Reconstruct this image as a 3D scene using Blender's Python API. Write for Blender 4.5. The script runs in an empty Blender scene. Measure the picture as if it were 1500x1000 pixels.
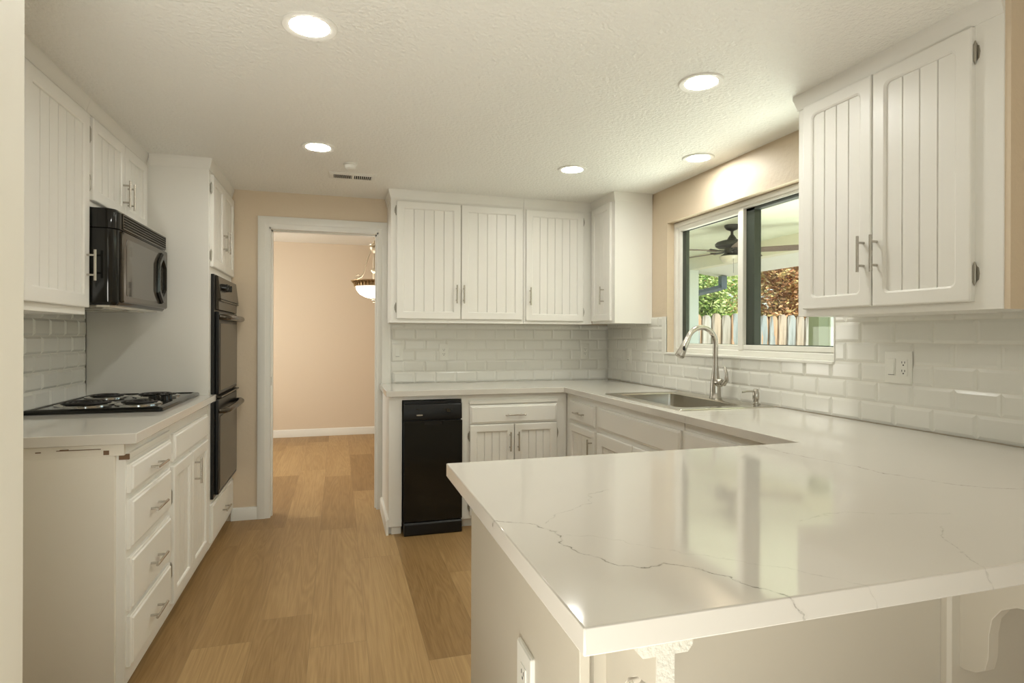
import bpy, bmesh, math, random
from mathutils import Vector, Matrix
random.seed(7)
S = bpy.context.scene
COL = S.collection
# ------------------------------------------------------------------ camera
F, YAW, CYP, CAMH, ROLL = 860.8655, .287, 490.5089, 1.2916, .0031
cam = bpy.data.cameras.new('camera'); camo = bpy.data.objects.new('camera', cam); COL.objects.link(camo)
cam.sensor_width = 36; cam.lens = F/1500*36; cam.shift_y = -(500-CYP)/1500; cam.clip_start = .05; cam.clip_end = 200
_R = Vector((math.cos(YAW), -math.sin(YAW), 0)); _U = Vector((0, 0, 1)); _Fw = Vector((math.sin(YAW), math.cos(YAW), 0))
_r = _R*math.cos(ROLL) + _U*math.sin(ROLL); _u = -_R*math.sin(ROLL) + _U*math.cos(ROLL)
M = Matrix((_r, _u, -_Fw)).transposed().to_4x4(); M.translation = (0, 0, CAMH); camo.matrix_world = M
S.camera = camo
# ------------------------------------------------------------------ world, sun, large lights, exposure
S.view_settings.view_transform = 'Standard'; S.view_settings.look = 'None'
S.view_settings.gamma = 1; S.view_settings.use_curve_mapping = False; S.view_settings.exposure = 0.60
W = bpy.data.worlds.new('world'); S.world = W; W.use_nodes = True
wn = W.node_tree.nodes; wl = W.node_tree.links
sky = wn.new('ShaderNodeTexSky'); sky.sky_type = 'NISHITA'; sky.sun_disc = False
sky.sun_elevation = math.radians(48); sky.sun_rotation = math.radians(140)
wn['Background'].inputs['Strength'].default_value = .22
wl.new(sky.outputs[0], wn['Background'].inputs[0])
def light(name, kind, loc, energy, color, rot=None, **k):
    d = bpy.data.lights.new(name, kind); d.energy = energy; d.color = color
    for a, v in k.items(): setattr(d, a, v)
    o = bpy.data.objects.new(name, d); COL.objects.link(o); o.location = loc
    if rot: o.rotation_euler = rot
    return o
sun = light('sun', 'SUN', (6, -4, 9), 5.0, (1, .93, .80), angle=.01)
sun.rotation_euler = Vector((-.45, .75, -.95)).to_track_quat('-Z', 'Y').to_euler()
light('rear_fill', 'AREA', (1.0, -3.38, 1.10), 14, (.94, 1, .93), (math.radians(105), 0, 0), shape='RECTANGLE', size=3.4, size_y=2.0)  # area light added behind the camera to brighten the kitchen
light('low_aisle_fill', 'AREA', (-.42, .20, .06), 41, (1, .99, .905), Vector((-.10, .10, 1)).to_track_quat('-Z', 'Y').to_euler(), shape='RECTANGLE', size=.6, size_y=1.6, spread=math.radians(165))  # fill light added just above the floor for ceiling and left cabinets
light('patio_uplight_fill', 'AREA', (3.3, 3.2, .35), 60, (.97, 1, .92), Vector((-.35, 0, 1)).to_track_quat('-Z', 'Y').to_euler(), shape='RECTANGLE', size=2.2, size_y=1.2)  # added uplight below the sill, throws light through the window onto the ceiling
light('dining_side_fill', 'AREA', (-1.9, 6.2, 1.4), 34, (.99, .98, .90), (0, math.radians(-90), 0), shape='RECTANGLE', size=1.5, size_y=1.8)  # unseen area light added to brighten the room beyond the doorway
LAMP_L = 80.0
LAMPC = (.97, .97, .905)

# ------------------------------------------------------------------ materials
MATS = {}
def newmat(name):
    m = bpy.data.materials.new(name); m.use_nodes = True; MATS[name] = m
    return m, m.node_tree.nodes, m.node_tree.links, m.node_tree.nodes['Principled BSDF']
def setp(b, color=None, rough=None, metal=None, spec=None, coat=None, coatr=None):
    if color is not None: b.inputs['Base Color'].default_value = (*color, 1)
    if rough is not None: b.inputs['Roughness'].default_value = rough
    if metal is not None: b.inputs['Metallic'].default_value = metal
    if spec is not None: b.inputs['Specular IOR Level'].default_value = spec
    if coat is not None: b.inputs['Coat Weight'].default_value = coat
    if coatr is not None: b.inputs['Coat Roughness'].default_value = coatr
def N(ns, t, **kw):
    n = ns.new('ShaderNode'+t)
    for k, v in kw.items(): setattr(n, k, v)
    return n
def simple(name, color, rough=.5, metal=0, spec=.5, bump=0, bscale=60, bdist=.001, var=0, vscale=3, stretch=(1, 1, 1), coat=0):
    m, ns, L, b = newmat(name); setp(b, color, rough, metal, spec, coat)
    tc = N(ns, 'TexCoord'); mp = N(ns, 'Mapping'); mp.inputs['Scale'].default_value = stretch
    L.new(tc.outputs['Object'], mp.inputs[0])
    if bump:
        t = N(ns, 'TexNoise'); t.inputs['Scale'].default_value = bscale; t.inputs['Detail'].default_value = 3
        L.new(mp.outputs[0], t.inputs['Vector'])
        bp = N(ns, 'Bump'); bp.inputs['Strength'].default_value = bump; bp.inputs['Distance'].default_value = bdist
        L.new(t.outputs[0], bp.inputs['Height']); L.new(bp.outputs[0], b.inputs['Normal'])
    if var:
        t = N(ns, 'TexNoise'); t.inputs['Scale'].default_value = vscale; t.inputs['Detail'].default_value = 2
        L.new(mp.outputs[0], t.inputs['Vector'])
        mx = N(ns, 'Mix', data_type='RGBA'); mx.inputs['A'].default_value = (*[c*(1-var) for c in color], 1)
        mx.inputs['B'].default_value = (*[min(1, c*(1+var)) for c in color], 1)
        L.new(t.outputs[0], mx.inputs['Factor']); L.new(mx.outputs['Result'], b.inputs['Base Color'])
    return m
paint = simple('cabinet_paint', (.85, .83, .775), .38, bump=.12, bscale=90, bdist=.0006, var=.015)
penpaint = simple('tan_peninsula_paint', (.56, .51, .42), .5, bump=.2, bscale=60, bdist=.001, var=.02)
panelpaint = simple('end_panel_paint', (.80, .755, .665), .5, bump=.15, bscale=120, bdist=.0006, var=.02)
ceilm = simple('ceiling_texture_paint', (.90, .885, .83), .42, spec=.5, bump=.8, bscale=70, bdist=.009)
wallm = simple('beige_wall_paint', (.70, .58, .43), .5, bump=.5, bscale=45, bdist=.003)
dwallm = simple('dining_wall_paint', (.74, .62, .48), .6, bump=.2, bscale=45, bdist=.002)
stubm = simple('cream_wall_paint', (.78, .745, .65), .5, bump=.1, bscale=60, bdist=.001)
trimm = simple('white_trim_paint', (.82, .80, .74), .35, bump=.05, bscale=40)
tilem = simple('white_gloss_tile', (.79, .775, .715), .16, var=.015, vscale=8)
grout = simple('grout', (.76, .74, .67), .8, bump=.3, bscale=300)
blackg = simple('black_gloss_enamel', (.008, .008, .007), .1, spec=.4, bump=.02, bscale=20)
blackm = simple('black_satin_plastic', (.009, .009, .009), .28, spec=.35, bump=.05, bscale=200)
ovenglass = simple('dark_oven_glass', (.040, .032, .022), .07, spec=.35)
mwglass = simple('mirror_bronze_glass', (.085, .072, .056), .06, spec=.9, metal=.3)
bronze = simple('dark_bronze_metal', (.075, .063, .048), .22, metal=.7)
coil = simple('burner_coil_metal', (.03, .028, .027), .4, metal=.5, bump=.2, bscale=200)
nickel = simple('brushed_nickel', (.52, .49, .44), .27, metal=1, bump=.12, bscale=400, stretch=(1, 1, .1))
steel = simple('brushed_steel', (.60, .57, .51), .22, metal=1, bump=.1, bscale=300, stretch=(.05, 1, 1))
chrome = simple('chrome', (.75, .74, .72), .1, metal=1)
hinge_m = simple('hinge_metal', (.38, .36, .31), .35, metal=.9, bump=.1, bscale=200)
plastic = simple('white_plastic', (.80, .785, .72), .35)
slot = simple('dark_slot', (.015, .013, .010), .7, spec=.2)
vinyl = simple('white_vinyl', (.83, .81, .74), .35)
raw = simple('raw_plaster', (.66, .63, .55), .85, bump=.9, bscale=160, bdist=.002, var=.06, vscale=60)
rawwood = simple('bare_brown_wood', (.20, .12, .07), .8, bump=.5, bscale=120)
darksash = simple('dark_green_sash', (.035, .045, .032), .4)
fanm = simple('oil_rubbed_bronze', (.03, .03, .026), .4, metal=.4)
blade = simple('walnut_blade', (.13, .09, .065), .45, var=.12, vscale=12, stretch=(1, 10, 1))
globe = simple('frosted_globe', (.50, .47, .37), .3)
sage = simple('sage_stucco', (.25, .29, .19), .8, bump=.4, bscale=60)
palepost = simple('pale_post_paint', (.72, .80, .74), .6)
pceil = simple('patio_ceiling_paint', (.80, .83, .66), .7, bump=.4, bscale=35, var=.08, vscale=4)
beamm = simple('patio_beam_paint', (.82, .80, .64), .6)
soffit = simple('soffit_paint', (.86, .87, .80), .6)
gutterm = simple('slate_gutter_metal', (.10, .14, .17), .4)
concrete = simple('patio_concrete', (.45, .43, .38), .9, bump=.3, bscale=30, var=.15)
copper = simple('antique_brass', (.36, .25, .13), .4, metal=.7, bump=.3, bscale=60, var=.2, vscale=30)
silverm = simple('pale_antique_silver', (.62, .55, .43), .35, metal=.6, var=.1, vscale=30)
bark = simple('bark', (.12, .085, .06), .9, bump=.8, bscale=30, bdist=.02)

def emissive(name, color, strength):
    m, ns, L, b = newmat(name); setp(b, (.9, .9, .88), .4)
    b.inputs['Emission Color'].default_value = (*color, 1); b.inputs['Emission Strength'].default_value = strength
    return m
lampm = emissive('lit_diffuser', LAMPC, LAMP_L)
bowlm = emissive('lit_glass_bowl', (1, .93, .80), 3.5)

def glassmat():
    m, ns, L, b = newmat('window_glass'); ns.remove(b)
    t = N(ns, 'BsdfTransparent'); t.inputs[0].default_value = (.93, .96, .93, 1)
    g = N(ns, 'BsdfGlossy'); g.inputs['Roughness'].default_value = .02
    lw = N(ns, 'LayerWeight'); lw.inputs[0].default_value = .5
    fac = mth(ns, L, 'ADD', mth(ns, L, 'MULTIPLY', mth(ns, L, 'POWER', lw.outputs['Facing'], 4.0), .5), .02)
    mx = N(ns, 'MixShader'); L.new(fac, mx.inputs[0]); L.new(t.outputs[0], mx.inputs[1]); L.new(g.outputs[0], mx.inputs[2])
    L.new(mx.outputs[0], ns['Material Output'].inputs[0]); return m

def leafmat(name, cols):
    m, ns, L, b = newmat(name); setp(b, cols[0], .5)
    g = N(ns, 'NewGeometry'); cr = N(ns, 'ValToRGB')
    cr.color_ramp.elements[0].color = (*cols[0], 1); cr.color_ramp.elements[-1].color = (*cols[-1], 1)
    for i, c in enumerate(cols[1:-1], 1):
        e = cr.color_ramp.elements.new(i/(len(cols)-1)); e.color = (*c, 1)
    L.new(g.outputs['Random Per Island'], cr.inputs[0]); L.new(cr.outputs[0], b.inputs['Base Color'])
    tr = N(ns, 'BsdfTranslucent'); L.new(cr.outputs[0], tr.inputs[0])
    mx = N(ns, 'MixShader'); mx.inputs[0].default_value = .3
    L.new(b.outputs[0], mx.inputs[1]); L.new(tr.outputs[0], mx.inputs[2]); L.new(mx.outputs[0], ns['Material Output'].inputs[0])
    return m
greenleaf = leafmat('hedge_leaves', [(.06, .15, .02), (.26, .42, .08), (.56, .66, .20), (.78, .84, .42)])
redleaf = leafmat('autumn_leaves', [(.16, .09, .04), (.60, .30, .14), (.80, .48, .24), (.74, .62, .24), (.92, .76, .44)])

def fencemat():
    m, ns, L, b = newmat('weathered_cedar'); setp(b, (.4, .3, .2), .85)
    g = N(ns, 'NewGeometry'); tc = N(ns, 'TexCoord'); mp = N(ns, 'Mapping'); mp.inputs['Scale'].default_value = (8, 8, .7)
    L.new(tc.outputs['Object'], mp.inputs[0])
    oi = N(ns, 'ObjectInfo')
    cr = N(ns, 'ValToRGB'); e = cr.color_ramp.elements
    e[0].color = (.46, .29, .17, 1); e[1].color = (.26, .30, .30, 1)
    x = e.new(.35); x.color = (.48, .37, .26, 1); x = e.new(.6); x.color = (.33, .30, .25, 1); x = e.new(.8); x.color = (.42, .41, .37, 1)
    n0 = N(ns, 'TexNoise', noise_dimensions='4D'); n0.inputs['Scale'].default_value = .9; n0.inputs['Detail'].default_value = 4; L.new(mp.outputs[0], n0.inputs['Vector'])
    L.new(mth(ns, L, 'MULTIPLY', oi.outputs['Random'], 50.0), n0.inputs['W'])
    L.new(mth(ns, L, 'FRACT', mth(ns, L, 'ADD', mth(ns, L, 'MULTIPLY', oi.outputs['Random'], .8), mth(ns, L, 'MULTIPLY', n0.outputs[0], .9))), cr.inputs[0])
    n = N(ns, 'TexNoise'); n.inputs['Scale'].default_value = 2.0; n.inputs['Detail'].default_value = 5; L.new(mp.outputs[0], n.inputs['Vector'])
    r2 = N(ns, 'ValToRGB'); r2.color_ramp.elements[0].position = .42; r2.color_ramp.elements[0].color = (.34, .28, .22, 1); r2.color_ramp.elements[1].position = .56
    L.new(n.outputs[0], r2.inputs[0])
    mx = N(ns, 'Mix', data_type='RGBA', blend_type='MULTIPLY'); mx.inputs['Factor'].default_value = 1.0
    L.new(cr.outputs[0], mx.inputs['A']); L.new(r2.outputs[0], mx.inputs['B']); L.new(mx.outputs['Result'], b.inputs['Base Color'])
    return m

def mth(ns, L, op, a, b=None, c=None):
    n = N(ns, 'Math', operation=op)
    for i, v in enumerate((a, b, c)):
        if v is None: continue
        if isinstance(v, (int, float)): n.inputs[i].default_value = v
        else: L.new(v, n.inputs[i])
    return n.outputs[0]
def floormat():
    m, ns, L, b = newmat('oak_plank_floor'); setp(b, (.4, .28, .15), .42, spec=.35)
    geo = N(ns, 'NewGeometry'); sx = N(ns, 'SeparateXYZ'); L.new(geo.outputs['Position'], sx.inputs[0])
    X, Y = sx.outputs[0], sx.outputs[1]
    u = mth(ns, L, 'DIVIDE', mth(ns, L, 'SUBTRACT', X, .113-2.3), .2305)
    col = mth(ns, L, 'FLOOR', u)
    offs = {7: .10, 8: 1.38, 9: .98, 10: .46, 11: .85, 12: .16, 13: .62, 6: .60}
    off = mth(ns, L, 'MULTIPLY', mth(ns, L, 'FRACT', mth(ns, L, 'MULTIPLY', mth(ns, L, 'SINE', mth(ns, L, 'MULTIPLY', col, 12.9898)), 437.5453)), 1.52)
    tot = None
    # staggered end joints of the columns of boards seen in the aisle
    joints = {7: 4.20, 8: 2.865, 9: 4.074, 10: 3.498, 11: 2.329, 12: 3.16}
    for k, j in joints.items():
        is_k = mth(ns, L, 'COMPARE', col, float(k), .5)
        off = mth(ns, L, 'ADD', mth(ns, L, 'MULTIPLY', off, mth(ns, L, 'SUBTRACT', 1.0, is_k)), mth(ns, L, 'MULTIPLY', is_k, 15.2-j))
    v = mth(ns, L, 'DIVIDE', mth(ns, L, 'ADD', Y, off), 1.52)
    row = mth(ns, L, 'FLOOR', v)
    cmb = N(ns, 'CombineXYZ'); L.new(col, cmb.inputs[0]); L.new(row, cmb.inputs[1])
    wn_ = N(ns, 'TexWhiteNoise'); L.new(cmb.outputs[0], wn_.inputs['Vector'])
    sc = N(ns, 'Vect'+'orMath', operation='SCALE'); L.new(wn_.outputs['Color'], sc.inputs[0]); sc.inputs['Scale'].default_value = 7
    ad = N(ns, 'VectorMath', operation='ADD'); L.new(geo.outputs['Position'], ad.inputs[0]); L.new(sc.outputs[0], ad.inputs[1])
    mp = N(ns, 'Mapping'); mp.inputs['Scale'].default_value = (9, .55, 1); L.new(ad.outputs[0], mp.inputs[0])
    n1 = N(ns, 'TexNoise'); n1.inputs['Scale'].default_value = 1.0; n1.inputs['Detail'].default_value = 3; n1.inputs['Distortion'].default_value = .8
    L.new(mp.outputs[0], n1.inputs['Vector'])
    rings = mth(ns, L, 'FRACT', mth(ns, L, 'MULTIPLY', n1.outputs[0], 11.0))
    rings = mth(ns, L, 'ABSOLUTE', mth(ns, L, 'SUBTRACT', rings, .5))
    mp2 = N(ns, 'Mapping'); mp2.inputs['Scale'].default_value = (210, 5, 1); L.new(ad.outputs[0], mp2.inputs[0])
    n2 = N(ns, 'TexNoise'); n2.inputs['Scale'].default_value = 1.0; n2.inputs['Detail'].default_value = 2; L.new(mp2.outputs[0], n2.inputs['Vector'])
    val = mth(ns, L, 'ADD', mth(ns, L, 'ADD', mth(ns, L, 'MULTIPLY', wn_.outputs['Value'], .38), -.02), mth(ns, L, 'MULTIPLY', rings, .34))
    val = mth(ns, L, 'ADD', val, mth(ns, L, 'MULTIPLY', n2.outputs[0], .45))
    n3 = N(ns, 'TexNoise'); n3.inputs['Scale'].default_value = .7; L.new(mp.outputs[0], n3.inputs['Vector'])
    val = mth(ns, L, 'ADD', val, mth(ns, L, 'MULTIPLY', n3.outputs[0], .35))
    cr = N(ns, 'ValToRGB'); e = cr.color_ramp.elements
    e[0].position = .30; e[0].color = (.250, .143, .052, 1); e[1].position = 1.1; e[1].color = (.50, .328, .150, 1)
    x = e.new(.65); x.color = (.365, .224, .093, 1)
    L.new(val, cr.inputs[0])
    fu = mth(ns, L, 'FRACT', u); du = mth(ns, L, 'MINIMUM', fu, mth(ns, L, 'SUBTRACT', 1, fu)); du = mth(ns, L, 'MULTIPLY', du, .2305)
    fv = mth(ns, L, 'FRACT', v); dv = mth(ns, L, 'MINIMUM', fv, mth(ns, L, 'SUBTRACT', 1, fv)); dv = mth(ns, L, 'MULTIPLY', dv, 1.52)
    dd = mth(ns, L, 'MINIMUM', du, dv)
    seam = mth(ns, L, 'LESS_THAN', dd, .0013)
    mx = N(ns, 'Mix', data_type='RGBA'); L.new(mth(ns, L, 'MULTIPLY', seam, .45), mx.inputs['Factor']); L.new(cr.outputs[0], mx.inputs['A']); mx.inputs['B'].default_value = (.19, .115, .05, 1)
    L.new(mx.outputs['Result'], b.inputs['Base Color'])
    bp = N(ns, 'Bump'); bp.inputs['Strength'].default_value = .25; bp.inputs['Distance'].default_value = .0008
    L.new(mth(ns, L, 'SUBTRACT', n2.outputs[0], mth(ns, L, 'MULTIPLY', seam, 1.5)), bp.inputs['Height']); L.new(bp.outputs[0], b.inputs['Normal'])
    return m
floorm = floormat()

VEINS = [  # (strength, half width, polyline in metres on the slab)
 (.85, .0011, [(.285, 1.118), (.297, 1.107), (.361, 1.062), (.376, 1.023), (.387, 1.013), (.373, .957), (.38, .914), (.402, .884), (.423, .838), (.46, .819), (.493, .824), (.52, .81), (.541, .788), (.559, .753), (.572, .72), (.604, .674), (.612, .66)]),
 (.35, .0008, [(.382, 1.066), (.439, 1.122), (.518, 1.166), (.554, 1.235), (.609, 1.256)]),
 (.25, .0008, [(.393, .991), (.442, .973), (.475, .942), (.5, .906), (.584, .831), (.682, .744), (.737, .672), (.74, .66)]),
 (.55, .0012, [(1.25, 1.66), (1.326, 1.596), (1.33, 1.481), (1.356, 1.373), (1.38, 1.293), (1.378, 1.218), (1.412, 1.146), (1.441, 1.074), (1.484, 1.032), (1.558, .991), (1.75, .93)]),
 (.35, .0009, [(1.1, .84), (1.032, .786), (1.022, .754), (.991, .708), (.961, .66)]),
 (.2, .0012, [(.86, .94), (.909, .956), (.96, .965), (1.006, .964), (1.061, .936), (1.2, .90)]),
 (.3, .002, [(1.49, 2.33), (1.60, 2.30), (1.74, 2.31), (1.86, 2.22)])]
def quartz():
    m, ns, L, b = newmat('polished_quartz'); setp(b, (.80, .765, .69), .07, spec=.6)
    geo = N(ns, 'NewGeometry')
    nz = N(ns, 'TexNoise'); nz.inputs['Scale'].default_value = 38; nz.inputs['Detail'].default_value = 4; L.new(geo.outputs['Position'], nz.inputs['Vector'])
    o = N(ns, 'VectorMath', operation='SUBTRACT'); L.new(nz.outputs['Color'], o.inputs[0]); o.inputs[1].default_value = (.5, .5, .5)
    o2 = N(ns, 'VectorMath', operation='SCALE'); L.new(o.outputs[0], o2.inputs[0]); o2.inputs['Scale'].default_value = .026
    o3 = N(ns, 'VectorMath', operation='ADD'); L.new(o2.outputs[0], o3.inputs[0]); L.new(geo.outputs['Position'], o3.inputs[1])
    o4 = N(ns, 'VectorMath', operation='MULTIPLY'); L.new(o3.outputs[0], o4.inputs[0]); o4.inputs[1].default_value = (1, 1, 0)
    P = o4.outputs[0]
    sz = N(ns, 'SeparateXYZ'); L.new(o3.outputs[0], sz.inputs[0]); cz = N(ns, 'CombineXYZ'); L.new(mth(ns, L, 'MULTIPLY', mth(ns, L, 'SUBTRACT', sz.outputs[2], .93), .55), cz.inputs[0])
    sh_ = N(ns, 'VectorMath', operation='ADD'); L.new(P, sh_.inputs[0]); L.new(cz.outputs[0], sh_.inputs[1]); P = sh_.outputs[0]
    n5 = N(ns, 'TexNoise'); n5.inputs['Scale'].default_value = 55; n5.inputs['Detail'].default_value = 3; L.new(geo.outputs['Position'], n5.inputs['Vector'])
    brk = mth(ns, L, 'MAXIMUM', mth(ns, L, 'MULTIPLY', mth(ns, L, 'SUBTRACT', n5.outputs[0], .32), 3.2), .15)
    brk = mth(ns, L, 'MINIMUM', brk, 1.0)
    tot = None
    for st, w, pts in VEINS:
        dm = None
        for a, c in zip(pts[:-1], pts[1:]):
            ba = (c[0]-a[0], c[1]-a[1], 0); l2 = ba[0]**2+ba[1]**2
            pa = N(ns, 'VectorMath', operation='SUBTRACT'); L.new(P, pa.inputs[0]); pa.inputs[1].default_value = (a[0], a[1], 0)
            dt = N(ns, 'VectorMath', operation='DOT_PRODUCT'); L.new(pa.outputs[0], dt.inputs[0]); dt.inputs[1].default_value = (ba[0]/l2, ba[1]/l2, 0)
            h = N(ns, 'Clamp'); L.new(dt.outputs['Value'], h.inputs[0])
            s = N(ns, 'VectorMath', operation='SCALE'); s.inputs[0].default_value = ba; L.new(h.outputs[0], s.inputs['Scale'])
            di = N(ns, 'VectorMath', operation='DISTANCE'); L.new(pa.outputs[0], di.inputs[0]); L.new(s.outputs[0], di.inputs[1])
            dm = di.outputs['Value'] if dm is None else mth(ns, L, 'MINIMUM', dm, di.outputs['Value'])
        core = mth(ns, L, 'MULTIPLY', mth(ns, L, 'LESS_THAN', dm, w*1.25), min(1, st*1.2))
        mr = N(ns, 'MapRange'); L.new(dm, mr.inputs[0]); mr.inputs[1].default_value = 0; mr.inputs[2].default_value = w*6; mr.inputs[3].default_value = st*.22; mr.inputs[4].default_value = 0
        v = mth(ns, L, 'MULTIPLY', mth(ns, L, 'MAXIMUM', core, mr.outputs[0]), brk)
        tot = v if tot is None else mth(ns, L, 'MAXIMUM', tot, v)
    n4 = N(ns, 'TexNoise'); n4.inputs['Scale'].default_value = 2.2; n4.inputs['Detail'].default_value = 3; L.new(geo.outputs['Position'], n4.inputs['Vector'])
    base = N(ns, 'Mix', data_type='RGBA'); L.new(n4.outputs[0], base.inputs['Factor']); base.inputs['A'].default_value = (.655, .62, .56, 1); base.inputs['B'].default_value = (.70, .665, .605, 1)
    mx = N(ns, 'Mix', data_type='RGBA'); L.new(tot, mx.inputs['Factor']); L.new(base.outputs['Result'], mx.inputs['A']); mx.inputs['B'].default_value = (.26, .24, .20, 1)
    L.new(mx.outputs['Result'], b.inputs['Base Color'])
    return m
quartzm = quartz()
glass = glassmat()
cedar = fencemat()

# ------------------------------------------------------------------ mesh helpers
class MB:
    def __init__(s, f=None): s.bm = bmesh.new(); s.f = f or (lambda a, n, z: (a, n, z)); s.slots = []; s.mi = 0
    def mat(s, m):
        if m not in s.slots: s.slots.append(m)
        s.mi = s.slots.index(m); return s
    def v(s, p): return s.bm.verts.new(s.f(*p))
    def face(s, vs):
        try: fc = s.bm.faces.new(vs)
        except ValueError: return None
        fc.material_index = s.mi; return fc
    def box(s, a0, a1, n0, n1, z0, z1):
        v = [s.v(p) for p in ((a0, n0, z0), (a1, n0, z0), (a1, n1, z0), (a0, n1, z0), (a0, n0, z1), (a1, n0, z1), (a1, n1, z1), (a0, n1, z1))]
        for q in ((0, 1, 2, 3), (4, 5, 6, 7), (0, 1, 5, 4), (1, 2, 6, 5), (2, 3, 7, 6), (3, 0, 4, 7)): s.face([v[i] for i in q])
        return s
    def loft(s, loops, cap0=True, cap1=True, closed=True):
        L = [[s.v(p) for p in lp] for lp in loops]
        n = len(L[0])
        for A, B in zip(L[:-1], L[1:]):
            for i in range(n if closed else n-1):
                j = (i+1) % n; s.face([A[i], A[j], B[j], B[i]])
        if cap0: s.face(L[0][::-1])
        if cap1: s.face(L[-1])
        return s
    def prism(s, pts, axis, lo, hi):   # pts: 2-D outline in the two other axes
        def mk(p, t): q = list(p); q.insert(axis, t); return tuple(q)
        return s.loft([[mk(p, lo) for p in pts], [mk(p, hi) for p in pts]])
    def cyl(s, p0, p1, r0, r1=None, n=20):
        return s.tube([p0, p1], [r0, r0 if r1 is None else r1], n)
    def tube(s, pts, r, n=14, cap=True):
        pts = [Vector(p) for p in pts]; loops = []
        up = None
        for i, p in enumerate(pts):
            d = (pts[min(i+1, len(pts)-1)]-pts[max(i-1, 0)]).normalized()
            if up is None: up = Vector((0, 0, 1)) if abs(d.z) < .9 else Vector((1, 0, 0))
            x = d.cross(up).normalized(); up = x.cross(d).normalized()
            rr = r[i] if isinstance(r, (list, tuple)) else r
            loops.append([tuple(p + (x*math.cos(t*2*math.pi/n) + up*math.sin(t*2*math.pi/n))*rr) for t in range(n)])
        return s.loft(loops, cap, cap)
    def lathe(s, prof, c, n=28, axis=2, cap0=True, cap1=True):   # prof: (radius, height)
        loops = []
        for r, h in prof:
            lp = []
            for t in range(n):
                a = 2*math.pi*t/n; q = [r*math.cos(a), r*math.sin(a)]; q.insert(axis, h)
                lp.append((c[0]+q[0], c[1]+q[1], c[2]+q[2]))
            loops.append(lp)
        return s.loft(loops, cap0, cap1)
def rr(x0, x1, y0, y1, r, n=5):
    r = max(min(r, (x1-x0)/2-1e-4, (y1-y0)/2-1e-4), 1e-4); out = []
    for cx, cy, a0 in ((x1-r, y1-r, 0), (x0+r, y1-r, 90), (x0+r, y0+r, 180), (x1-r, y0+r, 270)):
        for k in range(n+1):
            a = math.radians(a0+90*k/n); out.append((cx+r*math.cos(a), cy+r*math.sin(a)))
    return out
def wloc(o):
    l = Vector((0, 0, 0))
    while o: l += o.location; o = o.parent
    return l
def build(name, mb, mat=None, parent=None, loc=None, bevel=0, smooth=35, seg=2, label=None):
    bm = mb.bm; bmesh.ops.remove_doubles(bm, verts=bm.verts, dist=1e-6)
    bmesh.ops.recalc_face_normals(bm, faces=bm.faces)
    if parent is not None and loc is None: org = wloc(parent); l = Vector((0, 0, 0))
    else: org = Vector(loc or (0, 0, 0)); l = org.copy()
    if parent is not None and loc is not None: l = org - wloc(parent)
    bmesh.ops.translate(bm, verts=bm.verts, vec=-org)
    me = bpy.data.meshes.new(name); bm.to_mesh(me); bm.free()
    for m in (mb.slots or [mat]): me.materials.append(m)
    if smooth:
        me.polygons.foreach_set('use_smooth', [True]*len(me.polygons)); me.set_sharp_from_angle(angle=math.radians(smooth))
    o = bpy.data.objects.new(name, me); COL.objects.link(o); o.parent = parent; o.location = l
    if bevel:
        bv = o.modifiers.new('bevel', 'BEVEL'); bv.width = bevel; bv.segments = seg; bv.limit_method = 'ANGLE'; bv.harden_normals = False
    if label: o['label'] = label
    return o
def thing(name, loc, label=None, cat=None, group=None, kind=None):
    o = bpy.data.objects.new(name, None); o.empty_display_size = .1; COL.objects.link(o); o.location = loc
    return tag(o, label, cat, group, kind)
def tag(o, label=None, cat=None, group=None, kind=None):
    for k, v in (('label', label), ('category', cat), ('group', group), ('kind', kind)):
        if v: o[k] = v
    return o
def struct(name, mb, mat=None, label=None, **k):
    return tag(build(name, mb, mat, **k), label, None, None, 'structure')
def onL(x): return lambda a, n, z: (x+n, a, z)     # surface facing +X, a = Y
def onR(x): return lambda a, n, z: (x-n, a, z)     # surface facing -X, a = Y
def onB(y): return lambda a, n, z: (a, y-n, z)     # surface facing -Y, a = X

# ------------------------------------------------------------------ the room
CZ = 2.2944; YB = 4.452; XW = 2.145; XL = -1.33
ZF = 0.0
b = MB(); b.box(-5, 2.3, -3.6, 8.1, -.12, 0); struct('floor', b, floorm, 'warm oak plank floor', smooth=0)
b = MB(); b.box(-5, 2.3, -3.6, YB+.12, CZ, CZ+.1); struct('ceiling', b, ceilm, 'textured off-white kitchen ceiling', smooth=0)
b = MB(); b.box(-2.3, 2.3, YB+.12, 8.1, 2.45, 2.55); struct('ceiling_dining', b, ceilm, 'pale ceiling of the room beyond the doorway', smooth=0)
b = MB(); b.box(-5, 2.3, -7.5, -3.61, CZ, CZ+.1); struct('sun_blocking_roof', b, ceilm, smooth=0)  # unseen slab added to keep the sun out of the rear opening
b = MB(); b.box(XL-.12, XL, 1.40, YB, 0, CZ); struct('wall_left', b, stubm, smooth=0)
b = MB(); b.box(-5, -.6, 1.28, 1.40, 0, CZ); struct('wall_front_left', b, stubm, 'cream wall end at the left edge', smooth=0, bevel=.006)
b = MB()                                   # back wall with the doorway
DX0, DX1, DZ = -.470, .283, 2.045
b.box(XL-.12, DX0, YB, YB+.12, 0, CZ); b.box(DX1, 2.3, YB, YB+.12, 0, CZ); b.box(DX0, DX1, YB, YB+.12, DZ, CZ+.25)
b.box(-2.3, XL-.12, YB, YB+.12, 0, 2.55)
b.box(XL-.12, DX0, YB+.03, YB+.12, CZ, 2.55); b.box(DX1, 2.3, YB+.03, YB+.12, CZ, 2.55)
struct('wall_back', b, wallm, 'beige wall around the doorway', smooth=0)
WY0, WY1, WZ0, WZ1 = 2.126, 3.54, 1.175, 2.056
b = MB()                                   # right wall with the window opening
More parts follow.
